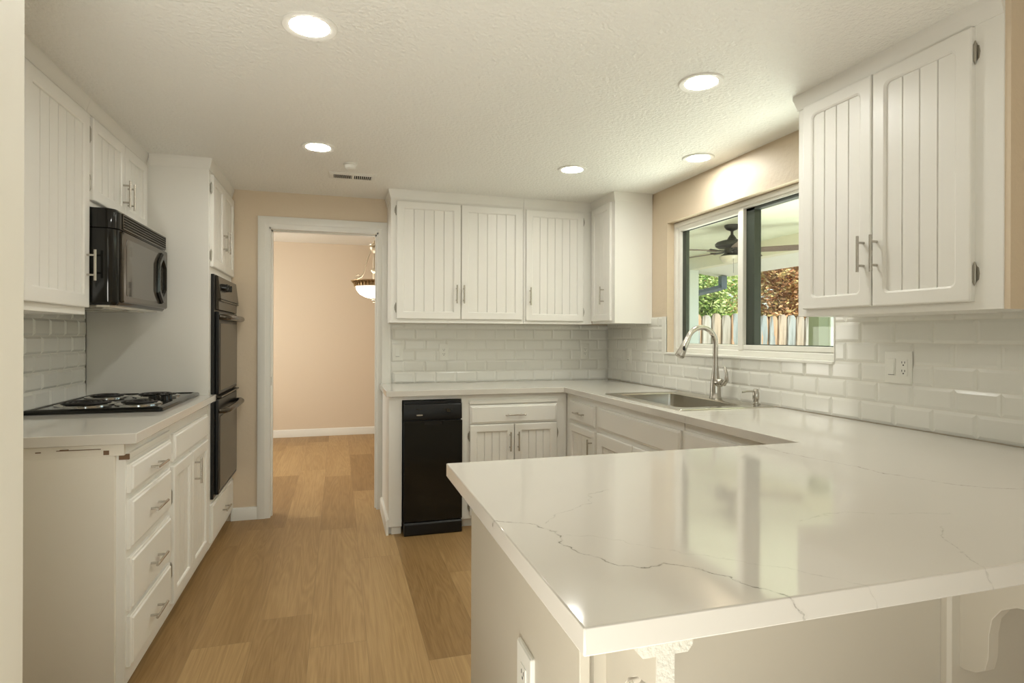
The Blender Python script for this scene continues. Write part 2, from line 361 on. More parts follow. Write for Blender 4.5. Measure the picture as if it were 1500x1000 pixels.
b.box(XW, XW+.16, -3.6, WY0, 0, CZ); b.box(XW, XW+.16, WY1, YB, 0, CZ)
b.box(XW, XW+.16, WY0, WY1, 0, WZ0); b.box(XW, XW+.16, WY0, WY1, WZ1, CZ)
struct('wall_right', b, wallm, 'beige wall above the sink window', smooth=0)
b = MB(); b.box(-5.1, -5, -3.6, 1.4, 0, CZ); struct('wall_far_left', b, stubm, smooth=0)
b = MB(); b.box(-5, -2.4, -3.6, -3.5, 0, CZ); b.box(1.2, 2.3, -3.6, -3.5, 0, CZ); b.box(-2.4, 1.2, -3.6, -3.5, 2.17, CZ); struct('wall_front', b, stubm, smooth=0)
b = MB(); b.box(-2.3, 2.3, 7.87, 8.0, 0, 2.45); struct('wall_dining_back', b, dwallm, 'peach wall of the room beyond the doorway', smooth=0)
b = MB(); b.box(-2.4, -2.3, YB, 8.0, 0, 2.45); struct('wall_dining_left', b, dwallm, smooth=0)
b = MB(); b.box(2.3, 2.4, YB, 8.0, 0, 2.45); struct('wall_dining_right', b, dwallm, smooth=0)
def baseb(name, f, a0, a1, h=.088):
    b = MB(f); b.loft([[(a, n, z) for n, z in ((.0, .0), (.014, .0), (.014, h-.012), (.010, h-.004), (.004, h), (.0, h))] for a in (a0, a1)]); return struct(name, b, trimm)
baseb('baseboard_back', onB(YB), -.71, -.543)
baseb('baseboard_dining', onB(7.87), -2.3, 2.3, .095)
# door casing and jamb
def casing(name, x0, x1, z1, w=.078):
    b = MB(onB(YB))
    prof = ((0, 0), (0, .014), (.006, .017), (w*.62, .017), (w*.70, .012), (w*.92, .010), (w, .006), (w, 0))   # outside -> inside
    L = []
    for d, n in prof: L.append([(x0+d, n, 0), (x0+d, n, z1-d), (x1-d, n, z1-d), (x1-d, n, 0)])
    vs = [[b.v(p) for p in lp] for lp in L]
    for A, B in zip(vs, vs[1:]+vs[:1]):
        for i in range(3): b.face([A[i], A[i+1], B[i+1], B[i]])
    b.face([l[0] for l in vs]); b.face([l[3] for l in vs])
    return struct(name, b, trimm, 'white casing around the open doorway')
casing('trim_1', -.543, .356, 2.12)
b = MB(); b.box(DX0, DX0+.012, YB-.008, YB+.13, 0, DZ); b.box(DX1-.012, DX1, YB-.008, YB+.13, 0, DZ); b.box(DX0, DX1, YB-.008, YB+.13, DZ-.012, DZ)
b.box(DX0+.012, DX0+.022, YB+.04, YB+.075, 0, DZ-.012); b.box(DX1-.022, DX1-.012, YB+.04, YB+.075, 0, DZ-.012); b.box(DX0, DX1, YB+.04, YB+.075, DZ-.022, DZ-.012)
struct('door_frame_1', b, trimm, 'white door jamb')
b = MB(); b.box(DX0+.012, DX0+.0135, YB+.012, YB+.036, .93, .99); build('strike_plate', b, nickel, bpy.data.objects['door_frame_1'])

# ------------------------------------------------------------------ backsplash tile
def tiles(name, f, a0, a1, rows, start, ju, label, skip=None, pitch=.158, th=.008):
    b = MB(f); b.mat(grout); 
    if skip:
        for (p0, p1, q0, q1) in skip['back']: b.box(p0, p1, 0, th*.55, q0, q1)
    else: b.box(a0, a1, 0, th*.55, rows[0], rows[-1])
    b.mat(tilem); g = .0011
    for r, (z0, z1) in enumerate(zip(rows[:-1], rows[1:])):
        a = a0 - pitch*2 + ((ju - a0) % pitch) + (pitch/2 if r % 2 else 0)
        full = (rows[2]-rows[1])
        while a < a1:
            segs = [(max(a, a0), min(a+pitch, a1))]
            if skip:
                w0, w1, wz0, wz1 = skip['hole']
                if z1 > wz0+.002 and z0 < wz1-.002:
                    new = []
                    for s0, s1 in segs:
                        if s1 <= w0 or s0 >= w1: new.append((s0, s1)); continue
                        if s0 < w0: new.append((s0, w0))
                        if s1 > w1: new.append((w1, s1))
                    segs = new
            for s0, s1 in segs:
                if s1-s0 < .012: continue
                x0, x1, y0, y1 = s0+g, s1-g, z0+g, z1-g; e = .0115
                L = []
                for d, n in ((0, 0), (0, th*.5), (.0012, th*.62), (e, th), (e+.002, th)):
                    L.append([(x0+d, n, y0+d), (x1-d, n, y0+d), (x1-d, n, y1-d), (x0+d, n, y1-d)])
                b.loft(L, cap0=False)
            a += pitch
    return struct(name, b, None, label, smooth=0)
rowsB = [.93+.0815*i for i in range(6)] + [1.374]
tiles('wall_tile_back', onB(YB), .370, XW, rowsB, .93, .391, 'white bevelled subway tile behind the far counter')
rowsR = [.932, 1.018, 1.10, 1.180, 1.265, 1.352, 1.420]
hole = (WY0, WY1, WZ0+.004, 3)
tiles('wall_tile_right', onR(XW), 1.0, YB-.006, rowsR, .93, 1.51, 'white bevelled subway tile around the sink window',
      skip={'hole': hole, 'back': [(1.0, YB-.006, .932, WZ0), (1.0, WY0, WZ0, 1.42), (WY1, YB-.006, WZ0, 1.42)]})
rowsL = [.945, 1.03, 1.113, 1.196, 1.28, 1.363, 1.42]
tiles('wall_tile_left', onL(XL), 2.2, 3.71, rowsL, .93, 3.134, 'white bevelled subway tile beside the cooktop', th=.021)
b = MB(); b.box(.356, .370, YB-.010, YB, .93, 1.374); struct('trim_2', b, trimm, 'white edge strip of the far tile')

# ------------------------------------------------------------------ window
win = thing('window_1', (2.2, 2.83, 1.175), 'white sliding window over the sink', kind='structure')
fx = onR(2.20)
b = MB(fx)    # outer vinyl frame: front at n=0, depth -.07
def ringframe(b, a0, a1, z0, z1, prof):
    vs = [[b.v(p) for p in ((a0+d, n, z0+d), (a1-d, n, z0+d), (a1-d, n, z1-d), (a0+d, n, z1-d))] for d, n in prof]
    for A, B in zip(vs, vs[1:]+vs[:1]):
        for i in range(4): b.face([A[i], A[(i+1) % 4], B[(i+1) % 4], B[i]])
ringframe(b, WY0, WY1, WZ0, WZ1, ((0, -.08), (0, .0), (.004, .004), (.030, .004), (.036, -.004), (.040, -.012), (.040, -.08)))
build('window_frame', b, vinyl, win)
b = MB(fx); ringframe(b, 2.845, 3.505, 1.205, 2.025, ((0, -.050), (0, -.008), (.005, -.004), (.030, -.004), (.034, -.010), (.034, -.050)))
build('fixed_sash', b, vinyl, win)
b = MB(fx); b.box(2.822, 2.866, -.045, .006, 1.210, 2.018); build('meeting_rail', b, vinyl, win, bevel=.003)
b = MB(fx); b.box(2.160, 2.830, -.040, .0, 1.213, 1.240); b.box(2.16, 2.83, -.040, 0, 2.010, 2.02); build('sliding_sash', b, vinyl, win, bevel=.003)
b = MB(fx); b.box(3.430, 3.471, -.046, -.022, 1.239, 1.991); b.box(2.866, 3.471, -.03, -.024, 1.986, 1.991); b.box(2.866, 3.471, -.03, -.024, 1.239, 1.241)
build('dark_spacer', b, darksash, win, label='thin dark edge of the left pane')
b = MB(fx); b.box(2.755, 2.822, -.062, -.018, 1.240, 2.012); b.box(2.16, 2.822, -.062, -.018, 1.995, 2.012); b.box(2.16, 2.822, -.03, -.018, 1.240, 1.2445)
build('screen_frame', b, darksash, win, label='dark green screen frame of the right pane')
b = MB(fx); b.box(2.866, 3.471, -.034, -.030, 1.239, 1.991); build('pane', b, glass, win, smooth=0)
b = MB(fx); b.box(2.16, 2.822, -.052, -.048, 1.240, 2.012); build('pane', b, glass, win, smooth=0)
b = MB(fx); b.box(2.129, 2.175, .0, .018, 1.215, 1.238); build('latch_block', b, vinyl, win, bevel=.002)
b = MB(onR(XW)); b.box(WY0, WY1, -.06, .016, WZ0-.012, WZ0+.003); struct('trim_3', b, trimm, 'white window stool above the tile', bevel=.003)
b = MB(onR(XW)); b.box(WY1, WY1+.052, 0, .0095, WZ0-.012, 1.421); struct('trim_4', b, trimm, 'white edge strip left of the window')
b = MB(onR(XW)); b.box(WY0-.004, WY0, -.05, .0095, WZ0-.012, 1.421); struct('trim_5', b, trimm)

# ------------------------------------------------------------------ cabinet parts
HN = [0]
def bar_pull(par, f, a, n, z, vertical=True, L=.13, off=.030):
    b = MB(f)
    if vertical:
        b.cyl((a, n+off, z-L/2), (a, n+off, z+L/2), .0052)
        for s in (-1, 1): b.cyl((a, n-.001, z+s*L*.32), (a, n+off, z+s*L*.32), .0045)
    else:
        b.cyl((a-L/2, n+off, z), (a+L/2, n+off, z), .0052)
        for s in (-1, 1): b.cyl((a+s*L*.32, n-.001, z), (a+s*L*.32, n+off, z), .0045)
    return build('handle', b, nickel, par, smooth=50)
def hinge(par, f, a, n, z, side, painted=False):
    b = MB(f)
    b.cyl((a, n+.004, z-.026), (a, n+.004, z+.026), .0052, n=12)
    b.lathe([(.001, -.036), (.0045, -.034), (.003, -.029), (.0052, -.026)], (0, 0, 0), n=10) if False else None
    b.cyl((a, n+.004, z+.026), (a, n+.004, z+.036), .0042, .0012, n=10); b.cyl((a, n+.004, z-.036), (a, n+.004, z-.026), .0012, .0042, n=10)
    lo, hi = (a, a+side*.009)
    b.prism([(lo, z-.026), (hi, z-.018), (hi+side*.0025, z), (hi, z+.018), (lo, z+.026)], 1, -.001, .0022)
    return build('hinge', b, paint if painted else hinge_m, par, smooth=40)
def door(par, f, a0, a1, z0, z1, t=.019, st=.052, beads=5, hin=None, pull=None, r=.004, painted=()):
    """framed bead-board door; pull=(a,z), hin=(side, z list)"""
    b = MB(f)
    prof = [(0, 0, .001), (0, t-.004, .001), (.0015, t-.0015, .002), (.005, t, .003), (st-.006, t, r), (st, t-.004, r*.9), (st+.001, t-.011, r*.8)]
    L = []
    for d, n, q in prof:
        L.append([(x, n, z) for x, z in rr(a0+d, a1-d, z0+d, z1-d, q)])
    b.loft(L, cap0=True, cap1=False)
    # bead-board panel
    p0, p1, q0, q1 = a0+st-.002, a1-st+.002, z0+st-.002, z1-st+.002
    N_ = beads; w = (p1-p0)/N_; g = .0019; d = .0065; n0 = t-.0095; line = [(p0, n0)]
    for k in range(1, N_):
        c = p0+w*k; line += [(c-g*1.4, n0), (c-g*.5, n0-d), (c+g*.5, n0-d), (c+g*1.4, n0)]
    line.append((p1, n0))
    b.loft([[(x, n, q0) for x, n in line], [(x, n, q1) for x, n in line]], False, False, closed=False)
    o = build('door', b, paint, par, smooth=9)
    if hin:
        side, zs = hin
        for i, z in enumerate(zs): hinge(o, f, (a0-.003) if side < 0 else (a1+.003), .002, z, side, painted=i in painted)
    if pull: bar_pull(o, f, pull[0], t, pull[1])
    return o
def drawer(par, f, a0, a1, z0, z1, t=.019, pull=True, name='drawer'):
    b = MB(f)
    L = [[(x, n, z) for x, z in rr(a0+d, a1-d, z0+d, z1-d, q, 3)] for d, n, q in ((0, 0, .001), (0, .010, .001), (.003, .0125, .002), (.009, .0135, .002), (.012, .018, .002), (.014, t, .002))]
    b.loft(L)
    o = build(name, b, paint, par, smooth=9)
    if pull: bar_pull(o, f, (a0+a1)/2, t, (z0+z1)/2-.004, False, L=.145)
    return o
def carcass(par, f, a0, a1, z0, z1, depth, name='carcass', mat=None, bevel=.0015):
    b = MB(f); b.box(a0, a1, -depth, 0, z0, z1); return build(name, b, mat or paint, par, bevel=bevel)
def crown(par, f, a0, a1, ends=(0, 0), depth=.3, h=.062):
    """crown strip along the top of a cabinet front, wrapped round the open ends"""
    b = MB(f); prof = ((0, -h), (.004, -h), (.005, -h+.010), (.008, -h+.018), (.014, -.022), (.017, -.014), (.017, 0), (0, 0))
    L = []
    if ends[0]: L.append([(a0-n, -depth, CZ+z) for n, z in prof])
    L.append([(a0-(n if ends[0] else 0), n, CZ+z) for n, z in prof])
    L.append([(a1+(n if ends[1] else 0), n, CZ+z) for n, z in prof])
    if ends[1]: L.append([(a1+n, -depth, CZ+z) for n, z in prof])
    b.loft(L); return build('crown_moulding', b, paint, par, smooth=25)
ZT = CZ-.0005

# ---- left wall uppers
fL = onL(-1.030); D = .298
u1 = thing('wall_cabinet', (-1.18, 2.62, 1.37), 'tall white one-door wall cabinet left of the microwave, above white tile', 'cabinet')
carcass(u1, fL, 2.10, 2.898, 1.372, ZT-.005, D)
crown(u1, fL, 2.10, 2.898)
door(u1, fL, 2.352, 2.893, 1.402, 2.220, st=.058, beads=6, hin=(-1, (1.483, 2.148)), pull=(2.862, 1.58))
u2 = thing('wall_cabinet', (-1.18, 3.3, 1.84), 'short white two-door wall cabinet directly above the black microwave', 'cabinet')
carcass(u2, fL, 2.900, 3.706, 1.842, ZT-.005, D)
crown(u2, fL, 2.900, 3.706)
door(u2, fL, 2.930, 3.322, 1.866, 2.220, st=.05, beads=4, hin=(-1, (1.938, 2.145)), pull=(3.292, 1.975))
door(u2, fL, 3.328, 3.672, 1.866, 2.220, st=.05, beads=4, pull=(3.358, 1.972))

# ---- microwave
mw = thing('microwave', (-1.115, 3.285, 1.405), 'black over-the-range microwave under the short wall cabinet, above the cooktop', 'microwave')
YM0, YM1, ZM0, ZM1, XF = 2.908, 3.645, 1.405, 1.832, -.915
def rnd(xf, ins=0, r=.045):   # plan outline with a rounded near front corner
    p = [(XL+.025, YM0+ins), (xf-r, YM0+ins)]
    for k in range(1, 7):
        a = math.radians(-90+90*k/6); p.append((xf-r+r*math.cos(a), YM0+ins+r+r*math.sin(a)))
    p += [(xf, YM1-ins), (XL+.025, YM1-ins)]; return p
b = MB(); b.loft([[(x, y, 1.415) for x, y in rnd(XF-.012, .010, .04)], [(x, y, 1.430) for x, y in rnd(XF-.004)], [(x, y, 1.744) for x, y in rnd(XF-.004)]])
build('body', b, blackg, mw)
b = MB(); b.loft([[(x, y, 1.748) for x, y in rnd(XF-.002)], [(x, y, 1.820) for x, y in rnd(XF-.002)], [(x, y, ZM1) for x, y in rnd(XF-.014, .004, .04)]]); build('top_housing', b, blackg, mw)
fM = onL(XF)
b = MB(fM); b.box(2.975, YM1-.004, -.004, .003, 1.752, 1.822); g = build('vent_grille', b, bronze, mw, bevel=.002)
b = MB(fM)
for k in range(5):
    z = 1.7605+k*.0118; b.box(2.985, YM1-.014, .0, .0048, z, z+.0062)
build('louvre_slots', b, slot, g)
b = MB(fM); b.loft([[(x, n, z) for x, z in rr(2.958+d, YM1-d, 1.428+d, 1.742-d, .012)] for d, n in ((0, -.006), (0, .004), (.004, .009))]); md = build('door', b, bronze, mw)
b = MB(fM); b.loft([[(x, n, z) for x, z in rr(2.995+d, 3.61-d, 1.458+d, 1.715-d, .012)] for d, n in ((0, .008), (.002, .0105))]); build('glass', b, mwglass, md, label='mirror-like bronze glass')
b = MB(fM)    # lozenge shaped handle ring
def loz(c, w, h, n, z0=1.585): return [(c+x, n, z0+z) for x, z in ((0, h), (-w*.55, h*.80), (-w, h*.58), (-w, -h*.58), (-w*.55, -h*.80), (0, -h), (w*.55, -h*.80), (w, -h*.58), (w, h*.58), (w*.55, h*.80))]
c = 3.508
vs = [[b.v(p) for p in lp] for lp in (loz(c, .072, .135, .009), loz(c, .072, .135, .018), loz(c, .064, .126, .026), loz(c, .054, .100, .026), loz(c, .050, .094, .016), loz(c, .050, .094, .009))]
for A, B in zip(vs, vs[1:]+vs[:1]):
    for i in range(10): b.face([A[i], A[(i+1) % 10], B[(i+1) % 10], B[i]])
build('handle', b, blackg, md, smooth=0)
b = MB(fM); b.box(c-.001, c+.001, .010, .0125, 1.50, 1.67); build('door_seam', b, slot, md)
b = MB(fM)
for i in range(7):
    for j in range(3): b.box(c+.006+j*.010, c+.013+j*.010, .0095, .0125, 1.515+i*.020, 1.527+i*.020)
build('keypad', b, bronze, mw)
b = MB(); b.box(-1.29, -.95, 2.93, 3.62, 1.407, 1.416); b.box(-1.24, -1.0, 3.0, 3.25, 1.403, 1.41); b.box(-1.24, -1.0, 3.33, 3.58, 1.403, 1.41); build('underside_filter', b, steel, mw)

# ---- oven tower
fT = onL(-.712)
tw = thing('oven_tower_cabinet', (-1.02, 4.08, 0), 'tall white tower cabinet beside the doorway, holding the black ovens', 'cabinet')
b = MB(fT); b.box(3.71, YB-.002, -.60, 0, .055, ZT); b.box(3.71, YB-.002, -.60, -.033, 0, .056); build('carcass', b, panelpaint if False else paint, tw, bevel=.0015)
crown(tw, fT, 3.71, YB-.002, ends=(1, 0), depth=.30)
door(tw, fT, 3.742, 4.075, 1.682, 2.212, st=.05, beads=3, hin=(-1, (1.746, 2.133)), pull=(4.045, 1.865))
door(tw, fT, 4.083, 4.440, 1.682, 2.212, st=.05, beads=3, pull=(4.112, 1.865))
drawer(tw, fT, 3.742, 4.440, .085, .305)
ov = thing('double_wall_oven', (-.70, 4.11, .325), 'black built-in double wall oven in the white tower by the doorway', 'oven')
fO = onL(-.7115); O0, O1 = 3.765, 4.448
b = MB(fO); b.box(O0, O1, 0, .016, .330, 1.642); build('frame', b, blackm, ov, bevel=.002)
b = MB(fO); b.loft([[(a, n, z) for n, z in ((.0165, 1.642), (.030, 1.635), (.046, 1.500), (.0165, 1.495))] for a in (O0+.05, O1)]); cp = build('control_panel', b, bronze, ov, bevel=.002)
for k in range(3):
    b = MB(fO); y = O0+.13+k*.075; b.cyl((y, .036, 1.575), (y, .062, 1.573), .021, .018, 18); b.box(y-.003, y+.003, .06, .068, 1.555, 1.592); build('knob', b, blackg, cp)
b = MB(fO); b.box(O0+.05, O1, .0165, .034, 1.435, 1.492); build('vent_strip', b, bronze, ov, bevel=.002)
b = MB(fO); b.box(O0+.048, O1, .0165, .046, 1.488, 1.496); build('ledge', b, bronze, ov, bevel=.001)
b = MB(fO); b.box(O0+.05, O1, .0165, .05, .915, .925); build('ledge', b, bronze, ov, bevel=.001)
def ovendoor(z0, z1, zh):
    b = MB(fO); b.box(O0+.045, O1-.004, .0165, .036, z0, z1); d = build('oven_door', b, blackm, ov, bevel=.004)
    b = MB(fO); b.box(O0+.075, O1-.012, .036, .0385, z0+.02, zh-.035); build('glass', b, ovenglass, d, label='dark bronze glass', bevel=.001)
    b = MB(fO); pts = [(O0+.05, .036, zh), (O0+.06, .062, zh), (O0+.12, .078, zh), ((O0+O1)/2, .084, zh), (O1-.08, .078, zh), (O1-.02, .062, zh), (O1-.008, .036, zh)]
    b.tube(pts, [.014, .017, .018, .018, .018, .017, .014], 12); build('handle', b, bronze, d, smooth=60)
ovendoor(.935, 1.425, 1.392)
ovendoor(.345, .905, .838)

# ---- left base run
fB = onL(-.715)
b1 = thing('drawer_base_cabinet', (-1.0, 2.64, 0), 'white base cabinet with four drawers and a pull-out board, nearest in the cooktop run', 'cabinet')
b = MB(fB); b.box(2.36, 2.909, -.605, 0, .054, .907); b.box(2.39, 2.909, -.605, -.031, 0, .055); build('carcass', b, paint, b1, bevel=.002)
b = MB(fB); b.box(2.345, 2.360, -.605, -.028, .0, .868); build('end_panel', b, panelpaint, b1, label='tan painted side panel', bevel=.001)
b = MB(fB); b.box(2.346, 2.36, -.605, -.06, .868, .907); b.box(2.344, 2.36, -.06, 0, .868, .907); build('end_rail', b, panelpaint, b1, bevel=.001)
for q in ((2.343, 2.36, -.062, -.045, .873, .888), (2.3425, 2.346, -.20, -.07, .8925, .8945), (2.3425, 2.346, -.19, -.165, .894, .897), (2.3425, 2.346, -.26, -.245, .889, .892)):
    b = MB(fB); b.box(*q); build('paint_chip', b, rawwood, b1, label='bare wood showing where paint has chipped')
for z0, z1 in ((.729, .832), (.530, .706), (.312, .500), (.114, .293)): drawer(b1, fB, 2.352+.022, 2.887, z0, z1)
b = MB(fB); b.box(2.365, 2.893, -.02, .012, .850, .871); o = build('pull_out_board', b, paint, b1, bevel=.002)
b = MB(fB); b.box(2.357, 2.365, -.02, .0115, .851, .870); build('board_end', b, rawwood, o)
b2 = thing('cooktop_base_cabinet', (-1.0, 3.3, 0), 'white two-door base cabinet under the cooktop, next to the oven tower', 'cabinet')
b = MB(fB); b.box(2.911, 3.708, -.605, 0, .054, .907); b.box(2.911, 3.708, -.605, -.031, 0, .055); build('carcass', b, paint, b2, bevel=.0015)
drawer(b2, fB, 2.940, 3.640, .722, .846, pull=False, name='false_front')
door(b2, fB, 2.925, 3.268, .095, .703, st=.055, beads=3, hin=(-1, (.245, .571)))
door(b2, fB, 3.276, 3.640, .095, .703, st=.055, beads=3, pull=(3.31, .60))

# counters
def slab(name, xs, ys, filled, z0, z1, mat, label, cat, bevel=.0025):
    b = MB(); V = {}
    def vv(i, j, t):
        k = (i, j, t)
        if k not in V: V[k] = b.v((xs[i], ys[j], z1 if t else z0))
        return V[k]
    nx, ny = len(xs)-1, len(ys)-1
    F_ = lambda i, j: 0 <= i < nx and 0 <= j < ny and filled(i, j)
    for i in range(nx):
        for j in range(ny):
            if not F_(i, j): continue
            for t in (0, 1): b.face([vv(i, j, t), vv(i+1, j, t), vv(i+1, j+1, t), vv(i, j+1, t)])
            if not F_(i-1, j): b.face([vv(i, j, 0), vv(i, j+1, 0), vv(i, j+1, 1), vv(i, j, 1)])
            if not F_(i+1, j): b.face([vv(i+1, j, 0), vv(i+1, j+1, 0), vv(i+1, j+1, 1), vv(i+1, j, 1)])
            if not F_(i, j-1): b.face([vv(i, j, 0), vv(i+1, j, 0), vv(i+1, j, 1), vv(i, j, 1)])
            if not F_(i, j+1): b.face([vv(i, j+1, 0), vv(i+1, j+1, 0), vv(i+1, j+1, 1), vv(i, j+1, 1)])
    bmesh.ops.dissolve_limit(b.bm, angle_limit=.01, verts=b.bm.verts, edges=b.bm.edges)
    o = build(name, b, mat, loc=(xs[0], ys[0], z0), bevel=bevel, seg=2); tag(o, label, cat); return o
slab('countertop', [XL+.022, -.675], [2.336, 3.708], lambda i, j: True, .908, .945, quartzm, 'pale quartz countertop under the black cooktop on the left', 'countertop')
b = MB(); b.box(-.7115, -.675, 3.700, 3.722, .908, .945); tag(build('counter_return', b, quartzm, bpy.data.objects['countertop']), None)
slab('countertop', [.292, 1.505, 1.605, 2.085, 2.1345], [.671, 1.639, 2.515, 3.255, 3.817, 4.4415],
     lambda i, j: (j in (0, 4)) or (i >= 1 and not (i == 2 and j == 2)), .893, .930, quartzm,
     'large U-shaped pale veined quartz countertop with the sink and bar overhang', 'countertop')
b = MB()
for x0, x1, z0, z1 in ((.597, .606, .912, .929), (.604, .612, .9, .908), (.628, .640, .903, .905), (.634, .637, .897, .911), (.598, .604, .8945, .898)):
    b.box(x0, x1, .6702, .6712, z0, z1)
build('edge_vein', b, slot, bpy.data.objects['countertop.001'], label='dark vein fragments on the front edge') if False else b.bm.free()

# ---- cooktop
ck = thing('cooktop', (-1.02, 3.33, .945), 'black electric coil cooktop set in the left countertop', 'cooktop')
CX0, CX1, CY0, CY1 = -1.285, -.752, 2.955, 3.690
b = MB(); b.loft([[(x, y, z) for x, y in rr(CX0+d, CX1-d, CY0+d, CY1-d, .012)] for d, z in ((.004, .945), (0, .947), (0, .958), (.006, .964), (.022, .966), (.026, .962))]); build('cooktop_pan', b, blackg, ck)
def burner(cx, cy, r):
    o = MB(); o.lathe([(r+.020, .962), (r+.020, .9665), (r+.013, .9685), (r+.008, .966), (r*.6, .958), (.02, .956)], (cx, cy, 0), 40); bu = build('burner', o, chrome, ck, loc=(cx, cy, .962), label='chrome drip pan with coil')
    q = MB(); pts = []; turns = 4 if r > .09 else 3
    for k in range(turns*26+1):
        t = k/26; rad = .018+(r-.018)*t/turns; a = 2*math.pi*t; pts.append((cx+rad*math.cos(a), cy+rad*math.sin(a), .974))
    q.tube(pts, .0048, 8); build('coil', q, coil, bu, smooth=60)
    q = MB()
    for k in range(3):
        a = k*2.094; q.tube([(cx, cy, .969), (cx+r*math.cos(a), cy+r*math.sin(a), .969)], .0025, 6)
    build('coil_support', q, chrome, bu)
burner(-1.120, 3.165, .100); burner(-.900, 3.150, .076); burner(-1.150, 3.510, .076); burner(-.925, 3.525, .090)
for k, (x, y) in enumerate(((-.83, 3.30), (-.89, 3.32), (-.83, 3.37), (-.89, 3.39), )):
    b = MB(); b.cyl((x, y, .960), (x, y, .983), .019, .016, 18); b.box(x-.016, x+.016, y-.0035, y+.0035, .982, .989); build('knob', b, blackg, ck)

# ---- far wall uppers
fU = onB(4.124); DU = 4.452-4.124-.001
v1 = thing('wall_cabinet', (.82, 4.28, 1.376), 'white two-door wall cabinet on the far wall, next to the doorway', 'cabinet')
carcass(v1, fU, .345, 1.302, 1.382, ZT-.005, DU)
b = MB(fU); b.box(.338, 1.302, -.20, .006, 1.374, 1.386); build('bottom_rail', b, paint, v1, bevel=.002)
crown(v1, fU, .345, 1.302, ends=(1, 0), depth=.32)
door(v1, fU, .382, .831, 1.402, 2.216, st=.052, beads=5, hin=(-1, (1.479, 2.151)), pull=(.800, 1.578))
door(v1, fU, .837, 1.287, 1.402, 2.216, st=.052, beads=5, hin=(1, (1.469, 2.143)), pull=(.852, 1.578), painted=(0, 1))
v2 = thing('wall_cabinet', (1.57, 4.28, 1.376), 'white one-door wall cabinet on the far wall, right of the two-door one', 'cabinet')
carcass(v2, fU, 1.304, 1.848, 1.382, ZT-.005, DU)
b = MB(fU); b.box(1.304, 1.85, -.20, .006, 1.374, 1.386); build('bottom_rail', b, paint, v2, bevel=.002)
crown(v2, fU, 1.304, 1.848)
door(v2, fU, 1.319, 1.774, 1.396, 2.213, st=.052, beads=6, hin=(1, (1.466, 2.147)), pull=(1.347, 1.575))
fC = onR(1.850)
v3 = thing('wall_cabinet', (2.0, 3.93, 1.376), 'white corner wall cabinet between the far wall and the sink window', 'cabinet')
carcass(v3, fC, 3.735, 4.118, 1.376, ZT-.005, XW-1.850-.001)
crown(v3, fC, 3.735, 4.118, ends=(1, 0), depth=.285)
door(v3, fC, 3.778, 4.095, 1.396, 2.232, st=.048, beads=3, pull=(3.876, 1.578))

# ---- right uppers
v4 = thing('wall_cabinet', (2.0, 1.62, 1.37), 'large white two-door wall cabinet at the right edge, right of the window', 'cabinet')
carcass(v4, fC, 1.232, 2.025, 1.372, ZT-.005, XW-1.850-.001)
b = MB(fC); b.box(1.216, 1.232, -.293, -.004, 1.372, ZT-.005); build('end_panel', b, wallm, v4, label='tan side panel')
crown(v4, fC, 1.232, 2.025, ends=(0, 1), depth=.285)
door(v4, fC, 1.660, 1.984, 1.400, 2.232, st=.050, beads=4, hin=(1, (1.48, 2.18)), pull=(1.688, 1.588), r=.020, painted=(0, 1))
door(v4, fC, 1.312, 1.654, 1.398, 2.228, st=.050, beads=4, hin=(-1, (1.481, 2.150)), pull=(1.634, 1.585), r=.020)

# ---- far wall base
fK = onB(3.852); DK = YB-3.852-.012
k1 = thing('base_cabinet', (1.0, 4.1, 0), 'white base cabinet with one drawer and two doors beside the black compactor', 'cabinet')
b = MB(fK); b.box(.785, 1.539, -DK, 0, .062, .892); b.box(.785, 1.539, -DK, -.045, 0, .063); build('carcass', b, paint, k1, bevel=.0015)
drawer(k1, fK, .843, 1.462, .694, .818); 
door(k1, fK, .843, 1.149, .085, .688, st=.050, beads=4, hin=(-1, (.145, .614)), pull=(1.118, .572))
door(k1, fK, 1.155, 1.462, .085, .688, st=.050, beads=4, hin=(1, (.145, .613)), pull=(1.176, .572))
b = MB(fK); b.box(.838, 1.466, -.02, .014, .829, .852); build('pull_out_board', b, paint, k1, bevel=.002)
k0 = thing('counter_end_panel', (.35, 4.1, 0), 'white end panel between the doorway and the black compactor, under the far counter', 'cabinet panel')
b = MB(fK); b.box(.312, .396, -.03, 0, .05, .89); b.box(.312, .330, -DK, -.03, .0, .89); b.box(.33, .392, -.03, -.012, 0, .05); b.box(.385, .396, -DK, -.03, 0, .89); build('panel', b, paint, k0, bevel=.0015)
b = MB(fK); b.box(.396, .785, -.03, 0, .867, .89); build('top_rail', b, paint, k0)
b = MB(fK); b.loft([[(a, n, z) for a, z in ((.312, 0), (.296, 0), (.296, .09), (.304, .10), (.312, .10))] for n in (-DK+.03, .004)]); build('baseboard', b, trimm, k0)
# compactor
tc = thing('trash_compactor', (.59, 4.1, 0), 'black trash compactor under the far counter, between white cabinets', 'trash compactor')
fP = onB(3.835)
b = MB(fP); b.box(.402, .780, -.56, 0, .065, .858); build('body', b, blackm, tc)
b = MB(fP); b.loft([[(a, n, z) for n, z in ((0, .742), (.028, .742), (.030, .750), (.022, .835), (.018, .842), (0, .842))] for a in (.402, .782)]); cpn = build('control_panel', b, blackm, tc, bevel=.0015)
b = MB(fP); b.box(.404, .780, 0, .012, .844, .862); build('top_grille', b, blackm, tc)
for a, z, w, h in ((.482, .808, .016, .0035), (.510, .809, .010, .0035), (.500, .800, .006, .003), (.655, .806, .020, .003), (.705, .804, .014, .003)):
    b = MB(fP); b.box(a, a+w, .020, .0272, z, z+h); build('legend_mark', b, bronze, cpn)
b = MB(fP); b.box(.484, .524, .020, .0295, .767, .776); build('name_badge', b, nickel, cpn, bevel=.001)
